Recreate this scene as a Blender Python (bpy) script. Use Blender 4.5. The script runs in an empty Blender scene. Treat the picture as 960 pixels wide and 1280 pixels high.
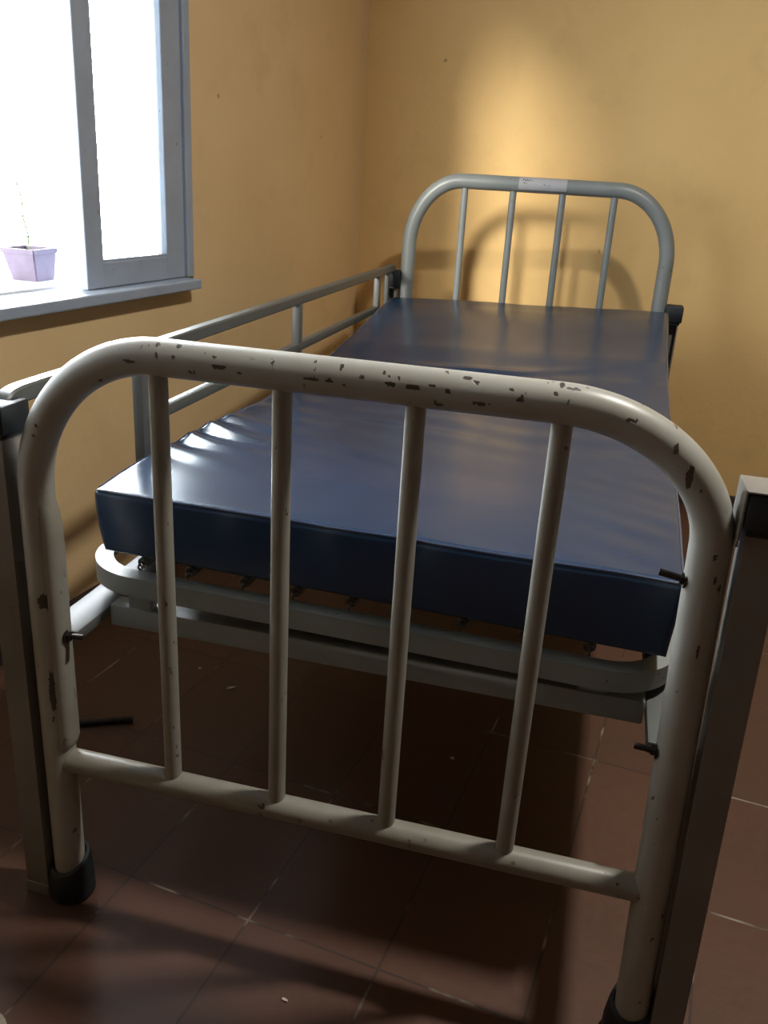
import bpy, bmesh, math, random
from mathutils import Vector, Matrix, noise
random.seed(7)
PI = math.pi
COL = bpy.context.scene.collection
BED_ROT = 0.12

# ---------------------------------------------------------------- helpers
def link(name, bm, m, parent=None, smooth=True):
    me = bpy.data.meshes.new(name)
    bmesh.ops.recalc_face_normals(bm, faces=bm.faces[:])
    bm.to_mesh(me); bm.free()
    o = bpy.data.objects.new(name, me); COL.objects.link(o)
    if m: me.materials.append(m)
    if smooth:
        for p in me.polygons: p.use_smooth = True
        me.set_sharp_from_angle(angle=math.radians(38))
    if parent: o.parent = parent
    return o

def empty(name, loc=(0, 0, 0), rz=0.0):
    o = bpy.data.objects.new(name, None); COL.objects.link(o)
    o.location = loc; o.rotation_euler = (0, 0, rz); o.empty_display_size = .05
    return o

def tag(o, label, cat, group=None):
    o['label'] = label; o['category'] = cat
    if group: o['group'] = group
    return o

def struct(o):
    o['kind'] = 'structure'; return o

def box(bm, x0, x1, y0, y1, z0, z1, bev=0.0):
    vs = [bm.verts.new(p) for p in ((x0,y0,z0),(x1,y0,z0),(x1,y1,z0),(x0,y1,z0),(x0,y0,z1),(x1,y0,z1),(x1,y1,z1),(x0,y1,z1))]
    fs = [bm.faces.new([vs[i] for i in q]) for q in ((0,3,2,1),(4,5,6,7),(0,1,5,4),(1,2,6,5),(2,3,7,6),(3,0,4,7))]
    if bev:
        es = {e for f in fs for e in f.edges}
        bmesh.ops.bevel(bm, geom=list(es), offset=bev, segments=2, affect='EDGES', profile=.5)
    return bm

def frames(path, closed=False, up=Vector((0, 0, 1))):
    out = []; n = len(path)
    for i in range(n):
        a = path[(i-1) % n] if (closed or i > 0) else path[i]
        b = path[(i+1) % n] if (closed or i < n-1) else path[i]
        t = (b-a).normalized()
        out.append(t)
    # parallel transport
    ref = up if abs(out[0].dot(up)) < .95 else Vector((1, 0, 0))
    u = (ref - out[0]*ref.dot(out[0])).normalized(); res = []
    for t in out:
        u = (u - t*u.dot(t)).normalized(); res.append((t, u, t.cross(u)))
    return res

def sweep(bm, path, section, closed=False, caps=True, up=Vector((0, 0, 1))):
    """section: list of (u, v) in the moving frame"""
    path = [Vector(p) for p in path]
    fr = frames(path, closed, up); rings = []
    for p, (t, u, v) in zip(path, fr):
        rings.append([bm.verts.new(p + u*a + v*b) for a, b in section])
    m = len(section); n = len(rings)
    for i in range(n if closed else n-1):
        A, B = rings[i], rings[(i+1) % n]
        for j in range(m):
            k = (j+1) % m
            bm.faces.new((A[j], A[k], B[k], B[j]))
    if caps and not closed:
        bm.faces.new(rings[0][::-1]); bm.faces.new(rings[-1])
    return bm

def circ(r, n=20): return [(r*math.cos(2*PI*i/n), r*math.sin(2*PI*i/n)) for i in range(n)]

def tube(bm, path, r, n=20, closed=False): return sweep(bm, path, circ(r, n), closed)

def rect(a, b, bev=.002):
    a /= 2; b /= 2
    return [(a-bev, -b), (a, -b+bev), (a, b-bev), (a-bev, b), (-a+bev, b), (-a, b-bev), (-a, -b+bev), (-a+bev, -b)]

def dense(pts, step):
    pts = [Vector(p) for p in pts]; out = [pts[0]]
    for a, b in zip(pts, pts[1:]):
        k = max(1, int((b-a).length/step))
        out += [a.lerp(b, i/k) for i in range(1, k+1)]
    return out

def lathe(bm, prof, n=24, c=(0, 0, 0)):
    rings = []
    for r, z in prof:
        rings.append([bm.verts.new((c[0]+r*math.cos(2*PI*i/n), c[1]+r*math.sin(2*PI*i/n), c[2]+z)) for i in range(n)])
    for A, B in zip(rings, rings[1:]):
        for j in range(n):
            k = (j+1) % n; bm.faces.new((A[j], A[k], B[k], B[j]))
    bm.faces.new(rings[0][::-1]); bm.faces.new(rings[-1])
    return bm

def lerp_tab(tab, x):
    if x <= tab[0][0]: return tab[0][1]
    for (a, va), (b, vb) in zip(tab, tab[1:]):
        if x <= b:
            f = (x-a)/(b-a); f = f*f*(3-2*f)*.5 + f*.5
            return va + (vb-va)*f
    return tab[-1][1]

# ---------------------------------------------------------------- materials
def mat(name):
    m = bpy.data.materials.new(name); m.use_nodes = True
    nt = m.node_tree; b = nt.nodes['Principled BSDF']
    return m, nt, b
def N(nt, typ, **kw):
    n = nt.nodes.new(typ)
    for k, v in kw.items(): setattr(n, k, v)
    return n
def L(nt, a, b): nt.links.new(a, b)
def texco(nt, scale=(1, 1, 1), out='Object'):
    tc = N(nt, 'ShaderNodeTexCoord'); mp = N(nt, 'ShaderNodeMapping'); mp.inputs['Scale'].default_value = scale
    L(nt, tc.outputs[out], mp.inputs['Vector']); return mp.outputs['Vector']
def noise_n(nt, vec, scale, detail=4, rough=.55):
    n = N(nt, 'ShaderNodeTexNoise'); n.inputs['Scale'].default_value = scale
    n.inputs['Detail'].default_value = detail; n.inputs['Roughness'].default_value = rough
    L(nt, vec, n.inputs['Vector']); return n.outputs['Fac']
def ramp(nt, fac, stops):
    r = N(nt, 'ShaderNodeValToRGB'); cr = r.color_ramp
    while len(cr.elements) < len(stops): cr.elements.new(.5)
    for e, (p, c) in zip(cr.elements, stops):
        e.position = p; e.color = (c, c, c, 1) if isinstance(c, (int, float)) else (*c, 1)
    L(nt, fac, r.inputs['Fac']); return r.outputs['Color']
def mix(nt, fac, a, b, mode='MIX'):
    n = N(nt, 'ShaderNodeMix', data_type='RGBA', blend_type=mode)
    for s, v in ((n.inputs[0], fac), (n.inputs[6], a), (n.inputs[7], b)):
        if isinstance(v, (int, float)): s.default_value = v
        elif isinstance(v, tuple): s.default_value = (*v, 1)
        else: L(nt, v, s)
    return n.outputs[2]
def bump(nt, b, h, strength=.3, dist=.002):
    n = N(nt, 'ShaderNodeBump'); n.inputs['Strength'].default_value = strength; n.inputs['Distance'].default_value = dist
    L(nt, h, n.inputs['Height']); L(nt, n.outputs['Normal'], b.inputs['Normal'])

def simple(name, col, rough=.5, metal=0.0, spec=.5, var=.12, scale=30, bmp=.0):
    m, nt, b = mat(name); v = texco(nt)
    f = noise_n(nt, v, scale)
    c2 = tuple(c*(1-var*2) for c in col)
    L(nt, mix(nt, ramp(nt, f, [(.35, 0.0), (.7, 1.0)]), c2, col), b.inputs['Base Color'])
    b.inputs['Roughness'].default_value = rough; b.inputs['Metallic'].default_value = metal
    b.inputs['Specular IOR Level'].default_value = spec
    if bmp: bump(nt, b, f, bmp)
    return m

def enamel(name, col, dirt, chip=(.06, .045, .035), use_attr=False, amount=.70, rough=.38):
    m, nt, b = mat(name); v = texco(nt)
    big = noise_n(nt, v, 9, 5); fine = noise_n(nt, v, 60, 4)
    c = mix(nt, ramp(nt, big, [(.42, 0.0), (.72, .55)]), col, dirt)
    small = noise_n(nt, texco(nt, (1, 1, .55)), 85, 2, .5)
    gate = noise_n(nt, v, 7, 2)
    mk = N(nt, 'ShaderNodeMath', operation='MULTIPLY')
    L(nt, ramp(nt, small, [(amount, 0.0), (amount+.02, 1.0)]), mk.inputs[0]); L(nt, ramp(nt, gate, [(.45, 0.0), (.55, 1.0)]), mk.inputs[1])
    fac = mk.outputs[0]
    if use_attr:
        at = N(nt, 'ShaderNodeAttribute', attribute_name='chip')
        mx = N(nt, 'ShaderNodeMath', operation='MAXIMUM'); L(nt, fac, mx.inputs[0])
        L(nt, ramp(nt, at.outputs['Fac'], [(.35, 0.0), (.6, 1.0)]), mx.inputs[1]); fac = mx.outputs[0]
    L(nt, mix(nt, fac, c, chip), b.inputs['Base Color'])
    b.inputs['Roughness'].default_value = rough
    inv = N(nt, 'ShaderNodeMath', operation='SUBTRACT'); inv.inputs[0].default_value = 1; L(nt, fac, inv.inputs[1])
    ad = N(nt, 'ShaderNodeMath', operation='MULTIPLY_ADD'); L(nt, fine, ad.inputs[0]); ad.inputs[1].default_value = .12; L(nt, inv.outputs[0], ad.inputs[2])
    bump(nt, b, ad.outputs[0], .35, .0012)
    return m

M_CREAM = enamel('cream_enamel', (.37, .365, .325), (.27, .25, .205), use_attr=True)
M_CREAM2 = enamel('cream_enamel_bars', (.29, .28, .24), (.20, .18, .14), chip=(.10, .065, .035), amount=.68)
M_TINTED = enamel('light_tinted_enamel', (.23, .255, .255), (.18, .20, .20), amount=.72)  # footboard's enamel in grey: its different light is put into the colour
M_RAIL = enamel('rail_enamel', (.105, .112, .107), (.08, .085, .08), amount=.74, rough=.42)
M_FRAME = enamel('frame_enamel', (.25, .27, .265), (.18, .195, .19), amount=.73, rough=.42)
M_POST = enamel('post_enamel', (.20, .185, .165), (.14, .13, .115), amount=.74, rough=.42)
M_RUBBER = simple('black_rubber', (.014, .02, .026), .55, var=.2)
M_IRON = simple('dark_iron', (.05, .042, .036), .5, .6, var=.25, scale=120, bmp=.2)
M_STEEL = simple('spring_steel', (.22, .21, .20), .3, .9, var=.2, scale=90)
M_PAPER = simple('sticker_paper', (.46, .47, .50), .6, var=.06, scale=150)
M_INK = simple('sticker_ink', (.10, .10, .12), .6, var=.1)

def vinyl():
    m, nt, b = mat('navy_vinyl'); v = texco(nt)
    f = noise_n(nt, v, 3.2, 5); fine = noise_n(nt, v, 420, 2); mid = noise_n(nt, texco(nt, (1.2, 2.6, 1)), 7, 4)
    L(nt, mix(nt, ramp(nt, f, [(.3, 0.0), (.7, 1.0)]), (.015, .034, .075), (.020, .043, .092)), b.inputs['Base Color'])
    rr = N(nt, 'ShaderNodeMapRange'); rr.inputs['To Min'].default_value = .21; rr.inputs['To Max'].default_value = .27
    L(nt, mid, rr.inputs['Value']); L(nt, rr.outputs['Result'], b.inputs['Roughness'])
    b.inputs['Specular IOR Level'].default_value = .40
    ad = N(nt, 'ShaderNodeMath', operation='MULTIPLY_ADD'); L(nt, fine, ad.inputs[0]); ad.inputs[1].default_value = .05; L(nt, mid, ad.inputs[2])
    bump(nt, b, fine, .05, .0006)
    return m
M_VINYL = vinyl()
M_PIPING = simple('navy_piping', (.05, .075, .14), .13, var=.1, spec=.9)

def wall_paint(name, WALL_A, WALL_B):
    m, nt, b = mat(name); v = texco(nt)
    big = noise_n(nt, v, 1.3, 6, .6); mid = noise_n(nt, v, 7, 5, .6); fine = noise_n(nt, v, 70, 4)
    c = mix(nt, ramp(nt, big, [(.3, 0.0), (.7, 1.0)]), WALL_A, WALL_B)
    c = mix(nt, ramp(nt, mid, [(.55, 0.0), (.8, .35)]), c, tuple(x*.78 for x in WALL_A))
    vo = N(nt, 'ShaderNodeTexVoronoi', feature='F1'); vo.inputs['Scale'].default_value = 4.2; vo.inputs['Randomness'].default_value = 1
    mp = N(nt, 'ShaderNodeVectorMath', operation='ADD'); nz = N(nt, 'ShaderNodeTexNoise'); nz.inputs['Scale'].default_value = 26
    L(nt, v, nz.inputs['Vector']); sc = N(nt, 'ShaderNodeVectorMath', operation='SCALE'); sc.inputs['Scale'].default_value = .035
    L(nt, nz.outputs['Color'], sc.inputs[0]); L(nt, v, mp.inputs[0]); L(nt, sc.outputs[0], mp.inputs[1]); L(nt, mp.outputs[0], vo.inputs['Vector'])
    c = mix(nt, ramp(nt, vo.outputs['Distance'], [(.018, .6), (.04, 0.0)]), c, (.16, .10, .05))
    L(nt, c, b.inputs['Base Color']); b.inputs['Roughness'].default_value = .62; b.inputs['Specular IOR Level'].default_value = .35
    ad = N(nt, 'ShaderNodeMath', operation='MULTIPLY_ADD'); L(nt, mid, ad.inputs[0]); ad.inputs[1].default_value = 2.0; L(nt, fine, ad.inputs[2])
    bump(nt, b, ad.outputs[0], .25, .003)
    return m
M_WALL = wall_paint('ochre_wall_paint', (.74, .49, .20), (.82, .56, .235))
M_WALL2 = wall_paint('glare_paled_ochre_paint', (.76, .54, .28), (.84, .62, .34))  # ochre paled for the left wall: window glare put into the colour
M_CEIL = simple('ceiling_paint', (.50, .49, .45), .8, var=.03, scale=3)
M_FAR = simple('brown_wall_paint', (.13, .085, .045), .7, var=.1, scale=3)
M_BASE = simple('baseboard_paint', (.07, .055, .05), .5, var=.2, scale=14)

def tiles():
    m, nt, b = mat('terracotta_tiles')
    tc = N(nt, 'ShaderNodeTexCoord'); mp = N(nt, 'ShaderNodeMapping')
    mp.inputs['Location'].default_value = (-.08, -.012, 0)
    L(nt, tc.outputs['Object'], mp.inputs['Vector'])
    br = N(nt, 'ShaderNodeTexBrick', offset=0.0, squash=1.0)
    br.inputs['Scale'].default_value = 1; br.inputs['Brick Width'].default_value = .224; br.inputs['Row Height'].default_value = .335
    br.inputs['Mortar Size'].default_value = .0022; br.inputs['Mortar Smooth'].default_value = .1; br.inputs['Bias'].default_value = 0
    br.inputs['Color1'].default_value = (.110, .052, .034, 1); br.inputs['Color2'].default_value = (.090, .044, .029, 1)
    L(nt, mp.outputs['Vector'], br.inputs['Vector'])
    v = tc.outputs['Object']
    big = noise_n(nt, v, 3, 6, .65); fine = noise_n(nt, v, 55, 5, .6)
    c = mix(nt, ramp(nt, big, [(.35, 0.0), (.75, .5)]), br.outputs['Color'], (.062, .036, .028))
    c = mix(nt, ramp(nt, fine, [(.45, 0.0), (.8, .35)]), c, (.13, .07, .046))
    gn = noise_n(nt, v, 8, 3)
    gc = mix(nt, ramp(nt, gn, [(.54, 0.0), (.68, 1.0)]), (.055, .034, .027), (.36, .31, .25))
    c = mix(nt, br.outputs['Fac'], c, gc)
    L(nt, c, b.inputs['Base Color'])
    rg = ramp(nt, fine, [(.3, .42), (.7, .62)]); L(nt, rg, b.inputs['Roughness'])
    b.inputs['Specular IOR Level'].default_value = .35
    iv = N(nt, 'ShaderNodeMath', operation='MULTIPLY_ADD'); L(nt, br.outputs['Fac'], iv.inputs[0]); iv.inputs[1].default_value = -1.5; L(nt, fine, iv.inputs[2])
    bump(nt, b, iv.outputs[0], .3, .002)
    return m
M_TILE = tiles()
M_WIN = enamel('window_paint', (.36, .42, .52), (.27, .31, .38), chip=(.22, .21, .20), amount=.72, rough=.5)
M_LEDGE = simple('outer_ledge_paint', (.78, .78, .78), .7, var=.04, scale=9)
M_POT = simple('lilac_pot', (.20, .165, .24), .6, var=.08)
M_SOIL = simple('soil', (.10, .07, .05), .9, var=.3, bmp=.5)
M_LEAF = simple('plant_leaf', (.30, .40, .20), .6, var=.2)
M_MAT = simple('pale_mat_cloth', (.42, .36, .29), .9, var=.12, scale=180, bmp=.4)
M_SCRAP = simple('pale_scrap', (.60, .54, .46), .8, var=.1)
def glass():
    m = bpy.data.materials.new('window_glass'); m.use_nodes = True; nt = m.node_tree
    b = nt.nodes['Principled BSDF']; out = nt.nodes['Material Output']
    tr = N(nt, 'ShaderNodeBsdfTransparent'); tr.inputs['Color'].default_value = (.93, .95, .95, 1)
    b.inputs['Base Color'].default_value = (.8, .83, .83, 1); b.inputs['Roughness'].default_value = .12
    fr = N(nt, 'ShaderNodeFresnel'); fr.inputs['IOR'].default_value = 1.2
    v = texco(nt); d = ramp(nt, noise_n(nt, v, 14, 4), [(.4, .0), (.8, .05)])
    ad = N(nt, 'ShaderNodeMath', operation='ADD'); L(nt, fr.outputs['Fac'], ad.inputs[0]); L(nt, d, ad.inputs[1])
    ms = N(nt, 'ShaderNodeMixShader'); L(nt, ad.outputs[0], ms.inputs[0]); L(nt, tr.outputs[0], ms.inputs[1]); L(nt, b.outputs[0], ms.inputs[2])
    L(nt, ms.outputs[0], out.inputs['Surface']); return m
M_GLASS = glass()
WORLD, WORLD_TOP, SUN, LAMP, DOOR, EXPO, HOT = 7.0, 0.25, 3.5, 36.0, 0.0, 0.06, 60.0

# ================================================================= ROOM
XL, XR, YB, YF, ZC = -1.05, 3.20, 2.50, -3.60, 2.75
WY0, WY1, WZ0, WZ1 = -0.62, 1.285, 0.822, 2.14      # window opening in the left wall
WT = .10
def plain(name, *b, m=M_WALL):
    return struct(link(name, box(bmesh.new(), *b), m, smooth=False))
plain('floor', XL-WT, XR+.1, YF-.1, YB+.1, -.06, 0, m=M_TILE)
plain('ceiling', XL-WT, XR+.1, YF-.1, YB+.1, ZC, ZC+.08, m=M_CEIL)
plain('wall_back', XL, XR, YB, YB+.1, 0, ZC)
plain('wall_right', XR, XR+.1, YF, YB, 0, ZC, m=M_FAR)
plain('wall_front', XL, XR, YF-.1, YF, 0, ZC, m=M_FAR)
bm = bmesh.new()
# left wall with its window opening, one welded shell
ys = [YF, WY0, WY1, YB]; zs = [0, .7945, WZ1, ZC]; V = {}
for s, x in enumerate((XL-WT, XL)):
    for i, y in enumerate(ys):
        for j, z in enumerate(zs): V[s, i, j] = bm.verts.new((x, y, z))
for s in (0, 1):
    for i in range(3):
        for j in range(3):
            if (i, j) != (1, 1): bm.faces.new([V[s, i, j], V[s, i+1, j], V[s, i+1, j+1], V[s, i, j+1]])
for a, c in (((1, 1), (2, 1)), ((2, 1), (2, 2)), ((2, 2), (1, 2)), ((1, 2), (1, 1))):
    bm.faces.new([V[0, *a], V[0, *c], V[1, *c], V[1, *a]])
for i in range(3):
    for j in (0, 3): bm.faces.new([V[0, i, j], V[0, i+1, j], V[1, i+1, j], V[1, i, j]])
for j in range(3):
    for i in (0, 3): bm.faces.new([V[0, i, j], V[0, i, j+1], V[1, i, j+1], V[1, i, j]])
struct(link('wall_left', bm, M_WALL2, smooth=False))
struct(link('baseboard_left', box(bmesh.new(), XL, XL+.012, YF, YB, 0, .055, .003), M_BASE, smooth=False))
struct(link('baseboard_back', box(bmesh.new(), XL+.012, XR, YB-.012, YB, 0, .06, .003), M_BASE, smooth=False))

# ---- window
win = struct(empty('window_1', (XL, (WY0+WY1)/2, WZ0)))
def wpart(name, m, *boxes, bev=.003, parent=win):
    bm = bmesh.new()
    for b in boxes: box(bm, *b, bev)
    o = link(name, bm, m, smooth=False); o.parent = parent
    if parent is win: o.matrix_parent_inverse = Matrix.Translation(-Vector(win.location))
    return o
# outer casing: jambs and head
wpart('window_frame', M_WIN, (XL-.075, XL+.004, WY1-.032, WY1-.001, WZ0, WZ1), (XL-.075, XL+.004, WY0+.001, WY0+.035, WZ0, WZ1),
      (XL-.075, XL+.004, WY0+.035, WY1-.032, WZ1-.04, WZ1-.001))
wpart('outer_reveal', M_LEDGE, (XL-WT-.004, XL-.0765, WY1-.02, WY1-.0005, .829, WZ1-.001), (XL-WT-.004, XL-.0765, WY0+.0005, WY0+.02, .829, WZ1-.001), (XL-WT-.004, XL-.0765, WY0+.02, WY1-.02, WZ1-.02, WZ1-.001))
def sash(y0, y1, x0, x1, sl, sr, br=.062):
    s = wpart('sash', M_WIN, (x0, x1, y0, y0+sl, WZ0+.001, WZ1-.04), (x0, x1, y1-sr, y1, WZ0+.001, WZ1-.04),
              (x0, x1, y0+sl-.001, y1-sr+.001, WZ0+.001, WZ0+br), (x0, x1, y0+sl-.001, y1-sr+.001, WZ1-.10, WZ1-.04))
    bm = box(bmesh.new(), (x0+x1)/2-.002, (x0+x1)/2+.002, y0+sl-.008, y1-sr+.008, WZ0+br-.008, WZ1-.095)
    g = link('glass', bm, M_GLASS, smooth=False); g.parent = s
    # putty bead along the lower edge of the pane
    b2 = bmesh.new(); box(b2, (x0+x1)/2, x1-.004, y0+sl, y1-sr, WZ0+br-.001, WZ0+br+.006, .002)
    p = link('putty', b2, M_WIN, smooth=False); p.parent = s
sash(.832, 1.250, XL-.036, XL-.004, .066, .085)
sash(WY0+.037, -.25, XL-.036, XL-.004, .08, .066)
sill = wpart('window_sill', M_WIN, (XL-.085, XL+.05, WY0-.05, WY1-.035, .795, .8215), bev=.004)
struct(link('trim_1', box(bmesh.new(), XL-.46, XL-.0865, WY0+.003, WY1-.003, .7955, .828, .003), M_LEDGE, smooth=False))

# ---- potted plant on the outer ledge
pot = tag(empty('potted_plant', (XL-.200, .868, .828), .10), 'lilac square tapered flower pot with a sparse plant on the outer window ledge', 'potted plant')
bm = bmesh.new()
prof = [(.036, 0), (.046, .066), (.0495, .066), (.0495, .078), (.0445, .078), (.042, .066)]
rings = []
for r, z in prof:
    sh = -.010*z/.078
    rings.append([bm.verts.new((sx*r, sy*r + sh, z)) for sx, sy in ((-1,-1),(1,-1),(1,1),(-1,1))])
for A, B in zip(rings, rings[1:]):
    for j in range(4): bm.faces.new((A[j], A[(j+1)%4], B[(j+1)%4], B[j]))
bm.faces.new(rings[0][::-1])
bmesh.ops.bevel(bm, geom=[e for e in bm.edges if abs(e.verts[0].co.z-e.verts[1].co.z) > .005], offset=.003, segments=2, affect='EDGES')
link('pot', bm, M_POT, pot)
bm = bmesh.new(); box(bm, -.0415, .0415, -.0505, .0325, .056, .0675, .002); link('soil', bm, M_SOIL, pot)
stem_pts = [(0, -.01, .06), (.003, -.012, .11), (-.002, -.02, .15), (.004, -.026, .19), (0, -.032, .225)]
link('stem', tube(bmesh.new(), dense(stem_pts, .01), .0022, 8), M_LEAF, pot)
def leaf(bm, p, d, ln, w):
    d = Vector(d).normalized(); s = d.cross(Vector((0, 0, 1))).normalized(); up = s.cross(d); L_, R_, C_ = [], [], []
    for i in range(7):
        f = i/6; c = Vector(p)+d*ln*f + Vector((0, 0, -.35*ln*f*f)); ww = w*math.sin(PI*min(.999, f*.94+.04))
        C_.append(bm.verts.new(c)); L_.append(bm.verts.new(c+s*ww+up*ww*.3)); R_.append(bm.verts.new(c-s*ww+up*ww*.3))
    for i in range(6):
        bm.faces.new((C_[i], C_[i+1], L_[i+1], L_[i])); bm.faces.new((C_[i], R_[i], R_[i+1], C_[i+1]))
for p, d, ln in [((0, -.032, .225), (.2, -1, .5), .03), ((0, -.032, .223), (-.3, .9, .4), .028), ((.004, -.026, .19), (.5, .8, .3), .03),
                 ((-.002, -.02, .15), (.3, -1, .4), .03), ((0, -.014, .11), (.6, .8, .7), .026), ((0, -.011, .10), (.5, -.9, .8), .024)]:
    bm = bmesh.new(); leaf(bm, p, d, ln, .008)
    bmesh.ops.solidify(bm, geom=bm.faces[:], thickness=.0006)
    link('leaf', bm, M_LEAF, pot)

# ================================================================= BED
bed = tag(empty('hospital_bed', (0, 0, 0), BED_ROT), 'old metal hospital bed with chipped cream arched footboard and grey-tinted headboard in the room corner', 'bed')
LEN = 2.155
R_T = .0235
def arch_path(xl0, xl, zl, xr0, xr, zr, top, rl, rr, y, z0=.03, step=.0016, zrl=None):
    pts = [Vector((xl0, y, z0)), Vector((xl, y, zl))]
    left = [Vector((xl + rl - rl*math.cos(a), y, zl + (top-zl)*math.sin(a))) for a in [PI/2*i/40 for i in range(1, 41)]]
    right = [Vector((xr - rr + rr*math.cos(a), y, zr + (top-zr)*math.sin(a))) for a in [PI/2*(40-i)/40 for i in range(0, 41)]]
    return dense(pts+left+right+[Vector((xr0, y, z0))], step)
CHIPS = [(-0.0085, -0.0164, 0.916, 0.0023, 0.0046), (0.1368, -0.014, 0.9182, 0.0062, 0.0022), (0.1465, -0.0169, 0.9153, 0.0035, 0.0022), (0.0416, -0.0177, 0.9148, 0.0018, 0.0018), (0.0478, -0.0196, 0.9122, 0.0018, 0.0018), (0.0602, -0.0205, 0.911, 0.0018, 0.0018), (-0.0418, -0.0235, 0.8994, 0.0092, 0.0023), (-0.0205, -0.0237, 0.8999, 0.0046, 0.0018), (0.051, -0.023, 0.9041, 0.0063, 0.0023), (0.0177, -0.0218, 0.9084, 0.0036, 0.0014), (0.1071, -0.0198, 0.886, 0.0054, 0.0022), (-0.241, -0.0147, 0.9175, 0.0029, 0.0038), (-0.2131, -0.0137, 0.9182, 0.0038, 0.0029), (-0.2173, -0.0227, 0.9059, 0.0024, 0.0019), (-0.2743, -0.0236, 0.8952, 0.0077, 0.0019), (-0.1571, -0.0236, 0.901, 0.0075, 0.0024), (-0.1645, -0.0205, 0.911, 0.0028, 0.0014), (-0.1931, -0.022, 0.8901, 0.0076, 0.0014), (-0.3204, -0.0167, 0.8661, 0.003, 0.002), (-0.4126, -0.0234, 0.7979, 0.0021, 0.0031), (-0.4176, -0.0233, 0.7833, 0.0021, 0.0021), (-0.4188, 0.01, 0.7078, 0.0022, 0.0065), (-0.4183, -0.0093, 0.6233, 0.0016, 0.0154), (-0.4195, 0.0121, 0.6169, 0.0017, 0.0134), (-0.4249, -0.0182, 0.5405, 0.0101, 0.0112), (-0.4162, 0.0004, 0.5508, 0.0034, 0.009), (-0.4269, -0.0197, 0.3935, 0.0035, 0.0327), (-0.418, 0.0087, 0.473, 0.0023, 0.0163), (0.2395, -0.0077, 0.9221, 0.0026, 0.0052), (0.2531, -0.0126, 0.9193, 0.0078, 0.0022), (0.2345, -0.0185, 0.9132, 0.0026, 0.0022), (0.187, -0.0192, 0.9123, 0.0026, 0.0017), (0.1993, -0.0221, 0.9072, 0.0017, 0.0009), (0.3176, -0.0216, 0.8938, 0.0085, 0.0017), (0.3451, -0.0056, 0.8951, 0.0034, 0.0017), (0.3581, -0.0024, 0.8878, 0.0035, 0.0022), (0.3673, -0.0196, 0.8678, 0.0034, 0.0051), (0.386, -0.0229, 0.8398, 0.0034, 0.012), (0.3997, -0.0216, 0.8278, 0.0013, 0.0034), (0.4282, -0.0227, 0.753, 0.0013, 0.0044), (0.4334, -0.0222, 0.7246, 0.0013, 0.0053), (0.4396, -0.0192, 0.7154, 0.0013, 0.0053), (0.4306, -0.0235, 0.6355, 0.0014, 0.0073), (-0.0407, -0.014, 0.9182, 0.0018, 0.0014), (-0.0392, -0.0206, 0.9103, 0.0014, 0.0014), (-0.1309, -0.0232, 0.8961, 0.0038, 0.0014), (-0.0031, -0.0236, 0.8963, 0.0027, 0.0014), (0.0762, -0.0233, 0.9033, 0.0108, 0.0018), (0.0985, -0.0221, 0.9074, 0.0036, 0.0018), (0.1541, -0.0229, 0.8931, 0.0124, 0.0011), (0.1973, -0.0231, 0.9028, 0.0044, 0.0017), (0.1173, -0.0235, 0.9026, 0.0027, 0.0027), (-0.1994, -0.0076, 0.9215, 0.0019, 0.001), (-0.2514, -0.0171, 0.9158, 0.0019, 0.0014)]
ft_path = arch_path(-.438, -.4375, .70, .4475, .4245, .755, .8993, .19, .1845, 0)
bm = bmesh.new(); sweep(bm, ft_path, circ(R_T, 56), up=Vector((0, 1, 0)))
footboard = link('footboard', bm, M_CREAM, bed)
at = footboard.data.attributes.new('chip', 'FLOAT', 'POINT')
vals = []
for v in footboard.data.vertices:
    c = v.co; best = 0.0
    for (x, y, z, a, b) in CHIPS:
        dx = c.x-x; dz = c.z-z; dy = c.y-y
        if abs(dx) > .04 or abs(dz) > .05 or abs(dy) > .03: continue
        q = c*420
        dx += .0011*noise.noise(q); dz += .0011*noise.noise(q+Vector((9, 3, 1)))
        # tangential extents: the vertical extent follows the tube's curvature
        vert = math.copysign(math.hypot(dz, dy*.8), dz)
        d = math.hypot(dx/max(a*.98, .0015), vert/max(b*.98, .0015)) + .45*noise.noise(c*230)
        best = max(best, 1.0 if d < .85 else max(0.0, 1-(d-.85)/.5))
    vals.append(best)
at.data.foreach_set('value', vals)
def bar(pts, r, parent, m, name='bar', n=20):
    return link(name, tube(bmesh.new(), dense(pts, .02), r, n), m, parent)
FB = [-.2500, -.0865, .0775, .2450]
for x, dx in zip(FB, (.002, .001, .0, -.001)):
    bar([(x+dx, 0, .266), (x, 0, .885)], .0122, footboard, M_CREAM2)
bar([(-.425, 0, .2625), (.430, 0, .2645)], .0185, footboard, M_CREAM2, 'crossbar')
def rubber_foot(x, y, parent):
    bm = lathe(bmesh.new(), [(.033, 0), (.036, .004), (.036, .030), (.0335, .055), (.031, .068), (.0262, .070), (.0255, .03)], 32, (x, y, 0))
    # the collar is cut lower at the front
    for v in bm.verts:
        if v.co.z > .05: v.co.z += .014*(v.co.y-y)/.03 + .006*(v.co.x-x)/.03
    return link('rubber_foot', bm, M_RUBBER, parent)
rubber_foot(-.438, 0, footboard); rubber_foot(.4475, 0, footboard)
def bolt(p, d, ln, parent, rh=.0075, rs=.0042):
    bm = bmesh.new(); p = Vector(p); d = Vector(d).normalized()
    sweep(bm, [p, p+d*.006], circ(rh, 6)); sweep(bm, [p+d*.0055, p+d*ln], circ(rs, 12))
    sweep(bm, [p-d*.001, p+d*.0008], circ(rh*1.35, 18))
    return link('bolt', bm, M_IRON, parent)
bolt((.4050, -.004, .714), (-1, .1, .12), .030, footboard); bolt((.4100, -.004, .482), (-1, .1, -.02), .026, footboard)
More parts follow.
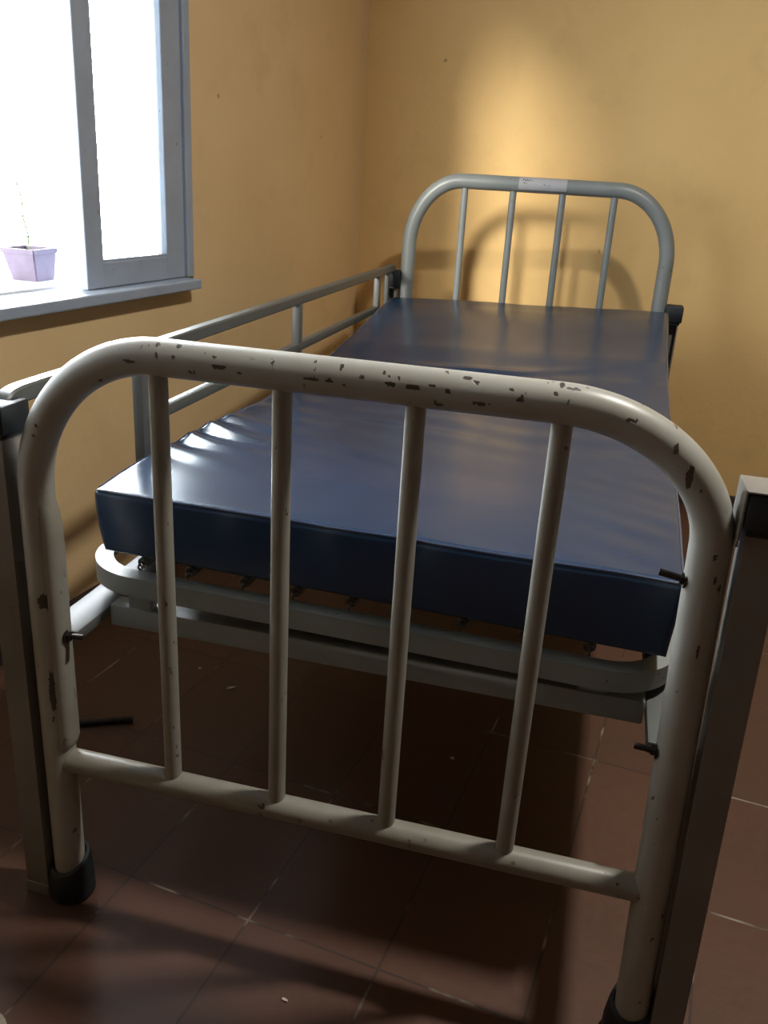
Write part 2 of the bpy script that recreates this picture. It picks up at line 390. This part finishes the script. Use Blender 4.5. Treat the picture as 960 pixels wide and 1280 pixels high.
bm = bmesh.new(); sweep(bm, [(-.4190, .000, .284+.416*i/40) for i in range(41)], [(.0120*math.cos(2*PI*i/24), .0195*math.sin(2*PI*i/24)) for i in range(24)], up=Vector((1, 0, 0)))
for v in bm.verts: v.co.x -= .013*max(0, (v.co.z-.64)/.06)**1.6 + .010*max(0, (.30-v.co.z)/.016)
link('mounting_plate', bm, M_CREAM2, footboard)
bolt((-.4075, -.002, .481), (1, .1, .02), .024, footboard)

R_H = .0245
hd_path = arch_path(-.433, -.431, .90, .440, .440, .90, 1.1215, .175, .185, LEN, step=.006)
bm = bmesh.new(); sweep(bm, hd_path, circ(R_H, 32), up=Vector((0, 1, 0)))
headboard = link('headboard', bm, M_TINTED, bed)
HB = [-.2500, -.0862, .0776, .2455]
for x in HB: bar([(x, LEN, .266), (x, LEN, 1.106)], .0116, headboard, M_TINTED)
bar([(-.42, LEN, .2635), (.427, LEN, .2635)], .0185, headboard, M_TINTED, 'crossbar')
rubber_foot(-.433, LEN, headboard); rubber_foot(.440, LEN, headboard)
# paper sticker wrapped round the front of the top rail
def wrap(x0, x1, a0, a1, r, name, m, parent, nx=14, na=12, zc=1.1215):
    bm = bmesh.new(); g = {}
    for s, rr in enumerate((r, r+.0006)):
        for i in range(nx+1):
            for j in range(na+1):
                a = a0+(a1-a0)*j/na
                g[s, i, j] = bm.verts.new((x0+(x1-x0)*i/nx, LEN-rr*math.cos(a), zc+rr*math.sin(a)))
    for s in (0, 1):
        for i in range(nx):
            for j in range(na): bm.faces.new((g[s,i,j], g[s,i+1,j], g[s,i+1,j+1], g[s,i,j+1]))
    for i in range(nx):
        for j in (0, na): bm.faces.new((g[0,i,j], g[0,i+1,j], g[1,i+1,j], g[1,i,j]))
    for j in range(na):
        for i in (0, nx): bm.faces.new((g[0,i,j], g[0,i,j+1], g[1,i,j+1], g[1,i,j]))
    return link(name, bm, m, parent)
stk = wrap(-.068, .089, -.62, 1.15, R_H+.0003, 'sticker', M_PAPER, headboard); stk['label'] = 'faded white paper sticker'
def mark(x, a, w, h):
    r = R_H+.0012; mk = bmesh.new()
    vs = [mk.verts.new((x+sx*w/2, LEN-r*math.cos(a+sa*h/2), 1.1215+r*math.sin(a+sa*h/2))) for sx, sa in ((-1,-1),(1,-1),(1,1),(-1,1))]
    vs2 = [mk.verts.new(v.co+Vector((0, .0008, -.0002))) for v in vs]
    mk.faces.new(vs); mk.faces.new(vs2[::-1])
    for j in range(4): mk.faces.new((vs[j], vs2[j], vs2[(j+1)%4], vs[(j+1)%4]))
    link('printed_mark', mk, M_INK, stk, smooth=False)
for x, a, w, h in [(-.055, .62, .003, .34), (-.051, .72, .005, .12), (-.046, .55, .003, .30), (-.041, .68, .003, .26), (-.037, .56, .005, .12), (-.031, .66, .003, .22),
                   (-.050, .22, .006, .10), (-.043, .20, .004, .08), (-.024, .5, .004, .08), (.018, .1, .008, .06), (.032, .05, .007, .05)]:
    mark(x, a, w, h)

# ---- base frame, spring frame
def lbars(name, m, *boxes, bev=.003, parent=bed):
    bm = bmesh.new()
    for b in boxes: box(bm, *b, bev)
    return link(name, bm, m, parent)
for x0, x1 in ((-.468, -.412), (.403, .447)):
    lbars('side_rail', M_RAIL, (x0, x1, .030, LEN-.030, .452, .470))  # shade under the mattress put in by using the darker rail enamel
lbars('end_rail', M_FRAME, (-.411, .402, .116, .150, .438, .474)); lbars('end_rail', M_FRAME, (-.411, .402, 2.03, 2.07, .438, .474))
RX0, RX1, RY0, RY1, RR = -.468, .440, .103, 2.085, .100
def ring_z(x): return .5265 - .0195*x
ring = []
for cx, cy, a0 in ((RX0+RR, RY0+RR, PI), (RX1-RR, RY0+RR, 1.5*PI), (RX1-RR, RY1-RR, 0), (RX0+RR, RY1-RR, .5*PI)):
    ring += [Vector((cx+RR*math.cos(a0+PI/2*i/14), cy+RR*math.sin(a0+PI/2*i/14), ring_z(cx+RR*math.cos(a0+PI/2*i/14)))) for i in range(15)]
# angle-iron section: u is up, v points outwards or inwards of the ring
sec = [(0, 0), (0, .028), (-.004, .028), (-.004, .004), (-.032, .004), (-.032, 0)]
bm = bmesh.new(); sweep(bm, ring, [(u, -v) for u, v in sec], closed=True)
tst = min(v.co.y for v in bm.verts)
if tst < RY0-.01:
    bm.free(); bm = bmesh.new(); sweep(bm, ring, [(u, v) for u, v in sec], closed=True)
spring_frame = link('spring_frame', bm, M_FRAME, bed)
for x in (-.36, .33):
    for y in (.128, 2.05): link('spacer', box(bmesh.new(), x-.02, x+.02, y-.009, y+.009, .472, ring_z(x)-.003, .002), M_FRAME, spring_frame)
SX = [-.366, -.286, -.196, -.115, -.028, .055, .139, .226, .318]
def coil(x, y0, y1, z0, z1, parent):
    bm = bmesh.new(); turns = 9; pts = []
    # hook through the ring, then the helix
    for i in range(15):
        a = -PI*.75 + i/14*PI*1.6
        pts.append(Vector((x+.001*i/14, y0+.008+.006*math.cos(PI-a), z0+.006*math.sin(a)+.005)))
    for i in range(turns*12+1):
        f = i/(turns*12); a = 2*PI*i/12
        pts.append(Vector((x+.0075*math.cos(a), y0+.014+(y1-y0-.014)*f, z0+.006+(z1-z0)*f+.0075*math.sin(a))))
    tube(bm, pts, .0017, 8)
    return link('coil_spring', bm, M_STEEL, parent)
def zt_base(y): return lerp_tab(ZT, y)
ZT = [(.05, .664), (.114, .663), (.30, .661), (.45, .656), (.80, .646), (1.05, .652), (1.29, .668), (1.48, .690), (1.94, .738), (2.12, .748)]
TH = .098
for x in SX:
    coil(x, .128, .200, ring_z(x)+.001, .532, spring_frame)
    bar([(x, y, zt_base(y)-TH-.024-.010*max(0, 1-(y-.205)/.15)+.034*.36*(x/.44)*max(0, min(1, (y-.55)/.7))) for y in (.205, .27, .35, .5, .65, .8, 1.0, 1.15, 1.3, 1.45, 1.6, 1.75, 1.9, 2.04)],   .0028, spring_frame, M_STEEL, 'spring_wire', 8)
# raised back-rest bow under the head half of the mattress
bw = [(-.40, 1.16, .525), (-.40, 1.98, .598), (-.37, 2.03, .602), (-.33, 2.045, .604), (.31, 2.045, .604), (.35, 2.03, .602), (.38, 1.98, .598), (.38, 1.16, .525)]
link('backrest_bow', tube(bmesh.new(), dense(bw, .02), .0095, 14), M_FRAME, bed)
for x in (-.40, .38):
    bm = bmesh.new(); sweep(bm, [(x, 1.85, .586), (x*1.02, 1.85, .470)], rect(.006, .025)); link('backrest_strut', bm, M_FRAME, bed)

# ---- guard posts: channels with rubber caps beside each leg
def post(x0, x1, z1, y, open_dir, w=.040, d=.044, cap=(.058, .060, .055), dx=0.0):
    """steel channel from near the floor (x0) to z1 (x1); the channel opens along open_dir (+1 or -1 in y)"""
    t = .004; s = open_dir
    sec = [(-w/2, -s*d/2), (w/2, -s*d/2), (w/2, s*d/2), (w/2-t, s*d/2), (w/2-t, -s*(d/2-t)), (-w/2+t, -s*(d/2-t)), (-w/2+t, s*d/2), (-w/2, s*d/2)]
    bm = bmesh.new(); A = [bm.verts.new((x0+u, y+v, .020)) for u, v in sec]; B = [bm.verts.new((x1+u, y+v, z1-.004)) for u, v in sec]
    for j in range(8): bm.faces.new((A[j], A[(j+1)%8], B[(j+1)%8], B[j]))
    bm.faces.new(A[::-1]); bm.faces.new(B)
    p = link('guard_post', bm, M_POST, bed, smooth=False)
    cx = x1+dx
    bm = bmesh.new(); box(bm, cx-cap[0]/2, cx+cap[0]/2, y-cap[1]/2, y+cap[1]/2, z1-cap[2], z1, .005)
    # socket rim moulded round the post
    box(bm, cx-cap[0]/2+.006, cx+cap[0]/2-.006, y-cap[1]/2+.006, y+cap[1]/2-.006, z1-cap[2]-.008, z1-cap[2]+.001, .002)
    c = link('rubber_cap', bm, M_RUBBER, p)
    return p, c, cx
p, c, cx = post(-.4860, -.4868, .818, 0, 1, w=.038, cap=(.058, .060, .040))
lbars('foot_plate', M_POST, (-.507, -.465, -.024, .024, .0, .022), bev=.002, parent=p)
p, c, cx = post(.4930, .4730, .832, 0, 1, w=.041, dx=.004, cap=(.058, .060, .042))
lbars('foot_plate', M_POST, (.4715, .5145, -.024, .024, .0, .022), bev=.002, parent=p)
cp = lbars('cap_plate', M_POST, (cx-.031, cx+.030, -.030, .031, .8325, .8350), bev=.001, parent=p)
bm = lathe(bmesh.new(), [(.005, 0), (.005, .003), (.003, .0045)], 12, (cx+.008, .0, .8348)); link('rivet', bm, M_IRON, cp)
lbars('cap_flange', M_POST, (cx-.0325, cx-.0295, -.028, .031, .770, .8350), bev=.001, parent=p)
p, c, cx = post(-.4790, -.4790, .812, LEN, -1, w=.040)
lbars('foot_plate', M_POST, (-.500, -.458, LEN-.024, LEN+.024, .0, .022), bev=.002, parent=p)
p, c, cx = post(.4900, .4900, .775, LEN, -1, w=.040)
lbars('foot_plate', M_POST, (.469, .511, LEN-.024, LEN+.024, .0, .022), bev=.002, parent=p)

# ---- raised guard rail on the window side
GX = -.484
def smooth_path(pts, it=3):
    pts = [Vector(p) for p in pts]
    for _ in range(it):
        q = [pts[0]]
        for a, b in zip(pts, pts[1:]): q += [a.lerp(b, .25), a.lerp(b, .75)]
        q.append(pts[-1]); pts = q
    return pts
top = smooth_path([(GX, .010, .790), (GX, .012, .818), (GX, .085, .819), (GX, .2, .818)]) + [Vector((GX, y, .820)) for y in (.6, 1.0, 1.4, 1.8)] + smooth_path([(GX, 2.0, .820), (GX, 2.10, .820), (GX, 2.145, .822), (GX, 2.150, .80)], 2)
bm = bmesh.new(); sweep(bm, top, rect(.024, .024, .003), up=Vector((0, -1, .2)))
guard = link('guard_rail', bm, M_RAIL, bed); guard['label'] = 'raised grey guard rail on the window side'
for z, nm, y0, y1 in ((.700, 'middle_bar', .362, 1.955), (.588, 'lower_bar', .362, 1.955)):
    bm = bmesh.new(); box(bm, GX-.0105, GX+.0105, y0, y1, z-.0105, z+.0105, .003); link(nm, bm, M_RAIL, guard)
for y in (.368, 1.160, 1.944):
    bm = bmesh.new(); box(bm, GX-.010, GX+.010, y-.013, y+.013, .578, .815, .003); link('upright', bm, M_RAIL, guard)
bm = bmesh.new(); box(bm, GX-.008, GX+.008, 2.062, 2.084, .560, .815, .003); link('slide_rod', bm, M_RAIL, guard)

# ================================================================= MATTRESS
mroot_rot = BED_ROT
MY0, MY1 = .108, 2.075
XLt = [(.1, -.423), (.25, -.436), (.5, -.444), (.9, -.441), (1.4, -.446), (2.1, -.455)]
XRt = [(.1, .424), (.5, .436), (.9, .446), (1.2, .448), (1.6, .455), (2.1, .471)]
def bumpf(x, y, xl, xr):
    d = 0.0
    e = x-xl
    # puckers along the window-side edge
    win_ = math.exp(-((y-.49)/.15)**2)
    q_ = math.sin(2*PI*(y+.42*e+.012*noise.noise(Vector((y*9, e*6, 2))))/.088+.8)
    d += .0085*win_*math.exp(-e/.12)*(q_*abs(q_)**.5)
    # wrinkles on the other edge
    e2 = xr-x
    d += .0034*noise.noise(Vector((y*5, e2*4, 8)))*math.exp(-((y-.40)/.22)**2)*math.exp(-((e2-.06)/.10)**2)*math.sin(2*PI*(y-.55*e2)/.088)
    d += .0016*math.exp(-((y-.75)/.12)**2)*math.sin(2*PI*(y+.10*x+.05*noise.noise(Vector((x*4, y*4, 5))))/.13)
    # crescent fold where the back half starts to rise
    c = y-(1.27+.9*(x+.06)**2)
    d += .008*math.exp(-(c/.030)**2)*math.exp(-((x+.02)/.17)**2) - .006*math.exp(-((c+.055)/.04)**2)*math.exp(-((x+.02)/.17)**2)
    # slow swells
    d += .0035*noise.noise(Vector((x*3.1, y*2.2, 1.7)))*min(1, (y-.05)/.4) + .0018*noise.noise(Vector((x*9, y*7, 4.1)))
    return d
def mattress_sections():
    secs = []; rc = .010; nc = 5; NX = 110
    st = [(MY0 + rc*(1-math.cos(PI/2*i/nc)), rc*(1-math.sin(PI/2*i/nc))) for i in range(nc+1)]
    m = 300
    st += [(MY0+rc+(MY1-MY0-2*rc)*i/m, 0) for i in range(1, m)]
    st += [(MY1 - rc*(1-math.cos(PI/2*i/nc)), rc*(1-math.sin(PI/2*i/nc))) for i in range(nc, -1, -1)]
    for y, ins in st:
        xl = lerp_tab(XLt, y)+ins; xr = lerp_tab(XRt, y)-ins
        zt = zt_base(y); tilt = .034*max(0, min(1, (y-.55)/.7)) - .006
        pts = []
        r = max(.004, rc-ins)
        def top(x):
            f = (x-xl)/(xr-xl)
            edge = min(f, 1-f)*(xr-xl)
            crown = 0.0
            fade = min(1, edge/.02+.35)
            return zt + tilt*(f-.5) + crown - ins + bumpf(x, y, xl, xr)*fade
        dr = .015*max(0, 1-(y-.1)/.5); zb_l = zt-TH-tilt*.4+ins; zb_r = zt-TH+tilt*.35+ins-dr
        # left side up, over the top, right side down
        w = .010*math.sin(2*PI*y/.16)*.25
        zl, zr = top(xl), top(xr)
        for i in range(8): 
            f = i/7
            pts.append((xl+.012*(1-f)-.001*math.sin(PI*f)+w*math.sin(PI*f), y, zb_l+(zl-r-zb_l)*f))
        for i in range(1, nc):
            a = PI/2*i/nc; pts.append((xl+r*(1-math.cos(a)), y, zl-r+r*math.sin(a)))
        for i in range(NX+1):
            x = xl+r+(xr-xl-2*r)*i/NX; pts.append((x, y, top(x)))
        for i in range(nc-1, 0, -1):
            a = PI/2*i/nc; pts.append((xr-r*(1-math.cos(a)), y, zr-r+r*math.sin(a)))
        for i in range(8):
            f = 1-i/7
            pts.append((xr-.008*(1-f)+.002*math.sin(PI*f)+w*math.sin(PI*f), y, zb_r+(zr-r-zb_r)*f))
        for i in range(1, 24):
            f = i/24; pts.append((xr-.008+(xl+.012-xr+.008)*f, y, zb_r+(zb_l-zb_r)*f))
        secs.append([Vector(p) for p in pts])
    return secs
secs = mattress_sections(); bm = bmesh.new()
rings = [[bm.verts.new(p) for p in s] for s in secs]
for A, B in zip(rings, rings[1:]):
    for j in range(len(A)):
        k = (j+1) % len(A); bm.faces.new((A[j], A[k], B[k], B[j]))
bm.faces.new(rings[0][::-1]); bm.faces.new(rings[-1])
mattress = link('mattress', bm, M_VINYL)
mattress.rotation_euler = (0, 0, BED_ROT)
tag(mattress, 'navy blue vinyl mattress with wrinkled edges lying on the metal bed', 'mattress')
# stitched piping along the top front and side edges
s0 = secs[3]; idx0 = 8+3; idx1 = 8+4+110+2
front = [p+Vector((0, -.0005, .0006)) for p in s0[idx0:idx1]]
bm = bmesh.new(); tube(bm, front[::2]+[front[-1]], .0022, 10); link('piping', bm, M_PIPING, mattress)
for j in (10, 8+4+110+2):
    bm = bmesh.new(); tube(bm, [s[j]+Vector((-.0004 if j == 10 else .0004, 0, .0004)) for s in secs[6:-6:3]], .0016, 8); link('piping', bm, M_PIPING, mattress)

# ================================================================= FLOOR BITS
bm = bmesh.new(); a = Vector((-.735, .306, .0075)); b = Vector((-.634, .374, .0075))
sweep(bm, [a+(b-a)*i/8 for i in range(9)], circ(.0072, 14)); d = (b-a).normalized()
sweep(bm, [b-d*.004, b+d*.0015], circ(.0074, 14))
rod = link('metal_rod', bm, M_IRON); tag(rod, 'short dark rod lying on the floor behind the left front leg of the bed', 'rod')
def scrap(x, y, l, w, rz, label, seed):
    random.seed(seed); bm = bmesh.new(); n = 9
    top_ = []; bot = []
    for i in range(n):
        a = 2*PI*i/n; k = .75+.4*random.random()
        px, py = l/2*k*math.cos(a), w/2*k*math.sin(a)
        top_.append(bm.verts.new((px, py, .0022+.0012*random.random()))); bot.append(bm.verts.new((px*.95, py*.95, 0)))
    bm.faces.new(top_); bm.faces.new(bot[::-1])
    for i in range(n): bm.faces.new((bot[i], bot[(i+1)%n], top_[(i+1)%n], top_[i]))
    o = link('floor_scrap', bm, M_SCRAP, smooth=False); o.location = (x, y, 0); o.rotation_euler = (0, 0, rz)
    tag(o, label, 'scrap', 'pale scraps on the floor')
scrap(-.513, .581, .026, .008, .75, 'longer pale sliver on the floor under the bed, between the two left bars', 1)
scrap(-.622, .620, .010, .007, .2, 'tiny pale crumb on the floor under the bed, beside the leftmost bar', 2)
scrap(.030, .555, .010, .007, 0, 'lone tiny crumb on the dark floor under the bed, between the two right bars', 3)
scrap(-.023, -.094, .011, .005, 0, 'small white scrap on the lit floor in front of the footboard', 4)
# pale mat at the near left
bm = bmesh.new(); mx0, mx1, my0, my1 = -.95, 0, -.62, 0
pts = []
for cx, cy, a0 in ((mx1-.05, my1-.05, 0), (mx0+.05, my1-.05, PI/2), (mx0+.05, my0+.05, PI), (mx1-.05, my0+.05, 1.5*PI)):
    pts += [(cx+.05*math.cos(a0+PI/2*i/8), cy+.05*math.sin(a0+PI/2*i/8)) for i in range(9)]
lay = [[bm.verts.new((x*(1-i_), y*(1-i_), z)) for x, y in pts] for i_, z in ((0, 0), (0, .007), (.006, .010))]
for A, B in zip(lay, lay[1:]):
    for j in range(len(A)): bm.faces.new((A[j], A[(j+1)%len(A)], B[(j+1)%len(A)], B[j]))
bm.faces.new(lay[0][::-1]); bm.faces.new(lay[-1])
fm = link('floor_mat', bm, M_MAT); fm.location = (-.325, -.283, 0); fm.rotation_euler = (0, 0, -.10)
tag(fm, 'pale floor mat whose corner shows at the lower left of the view', 'mat')

# ================================================================= LIGHT
w = bpy.data.worlds.new('overcast_daylight'); bpy.context.scene.world = w; w.use_nodes = True
bg = w.node_tree.nodes['Background']; bg.inputs['Color'].default_value = (.90, .95, 1, 1)
wt = w.node_tree; tcw = N(wt, 'ShaderNodeTexCoord'); sep = N(wt, 'ShaderNodeSeparateXYZ'); L(wt, tcw.outputs['Generated'], sep.inputs[0])
mr = N(wt, 'ShaderNodeMapRange', interpolation_type='SMOOTHSTEP')
for k_, v_ in zip(('From Min', 'From Max', 'To Min', 'To Max'), (.42, .58, WORLD, WORLD_TOP)): mr.inputs[k_].default_value = v_
L(wt, sep.outputs['Z'], mr.inputs['Value']); # added sky glow, placed to whiten the window's reflection on the mattress
dt = N(wt, 'ShaderNodeVectorMath', operation='DOT_PRODUCT'); dt.inputs[1].default_value = Vector((-.59, .74, .30)).normalized()
L(wt, tcw.outputs['Generated'], dt.inputs[0])
m2 = N(wt, 'ShaderNodeMapRange', interpolation_type='SMOOTHSTEP')
for k_, v_ in zip(('From Min', 'From Max', 'To Min', 'To Max'), (.88, .97, 0, HOT)): m2.inputs[k_].default_value = v_
L(wt, dt.outputs['Value'], m2.inputs['Value'])
sm = N(wt, 'ShaderNodeMath', operation='ADD'); L(wt, mr.outputs['Result'], sm.inputs[0]); L(wt, m2.outputs['Result'], sm.inputs[1])
L(wt, sm.outputs[0], bg.inputs['Strength'])
def light(name, typ, loc, energy, col, **kw):
    d = bpy.data.lights.new(name, typ); d.energy = energy; d.color = col
    for k, v in kw.items(): setattr(d, k, v)
    o = bpy.data.objects.new(name, d); COL.objects.link(o); o.location = loc; return o
s = light('low_sun', 'SUN', (-4, -8, 5), SUN, (1, .94, .82), angle=math.radians(9))
s.rotation_euler = Vector((.110, .377, -.107)).to_track_quat('-Z', 'Y').to_euler()
l = light('ceiling_lamp', 'AREA', (.78, .40, 2.45), LAMP, (1, .95, .87), shape='DISK', size=.15)
# daylight from the door opening behind the camera
if DOOR > 0:
    l = light('doorway_daylight', 'AREA', (1.6, YF+.05, 1.2), DOOR, (.85, .93, 1), shape='RECTANGLE', size=.9, size_y=2.0)
    l.rotation_euler = (PI/2, 0, 0)

# ================================================================= CAMERA
cd = bpy.data.cameras.new('camera'); cam = bpy.data.objects.new('camera', cd); COL.objects.link(cam)
cd.sensor_fit = 'HORIZONTAL'; cd.sensor_width = 36; cd.lens = 1090.04*36/960; cd.clip_start = .02
rt, dn, fw = (Vector(r) for r in ((.92917866, .36520556, .05702556), (.18105729, -.31519166, -.93159673), (-.32225033, .8759447, -.3589925)))
cam.matrix_world = Matrix(((rt.x, -dn.x, -fw.x, .38944), (rt.y, -dn.y, -fw.y, -.92539), (rt.z, -dn.z, -fw.z, 1.12202), (0, 0, 0, 1)))
sc = bpy.context.scene; sc.camera = cam
sc.view_settings.view_transform = 'Standard'; sc.view_settings.look = 'None'; sc.view_settings.gamma = 1
sc.view_settings.use_curve_mapping = False; sc.view_settings.exposure = EXPO
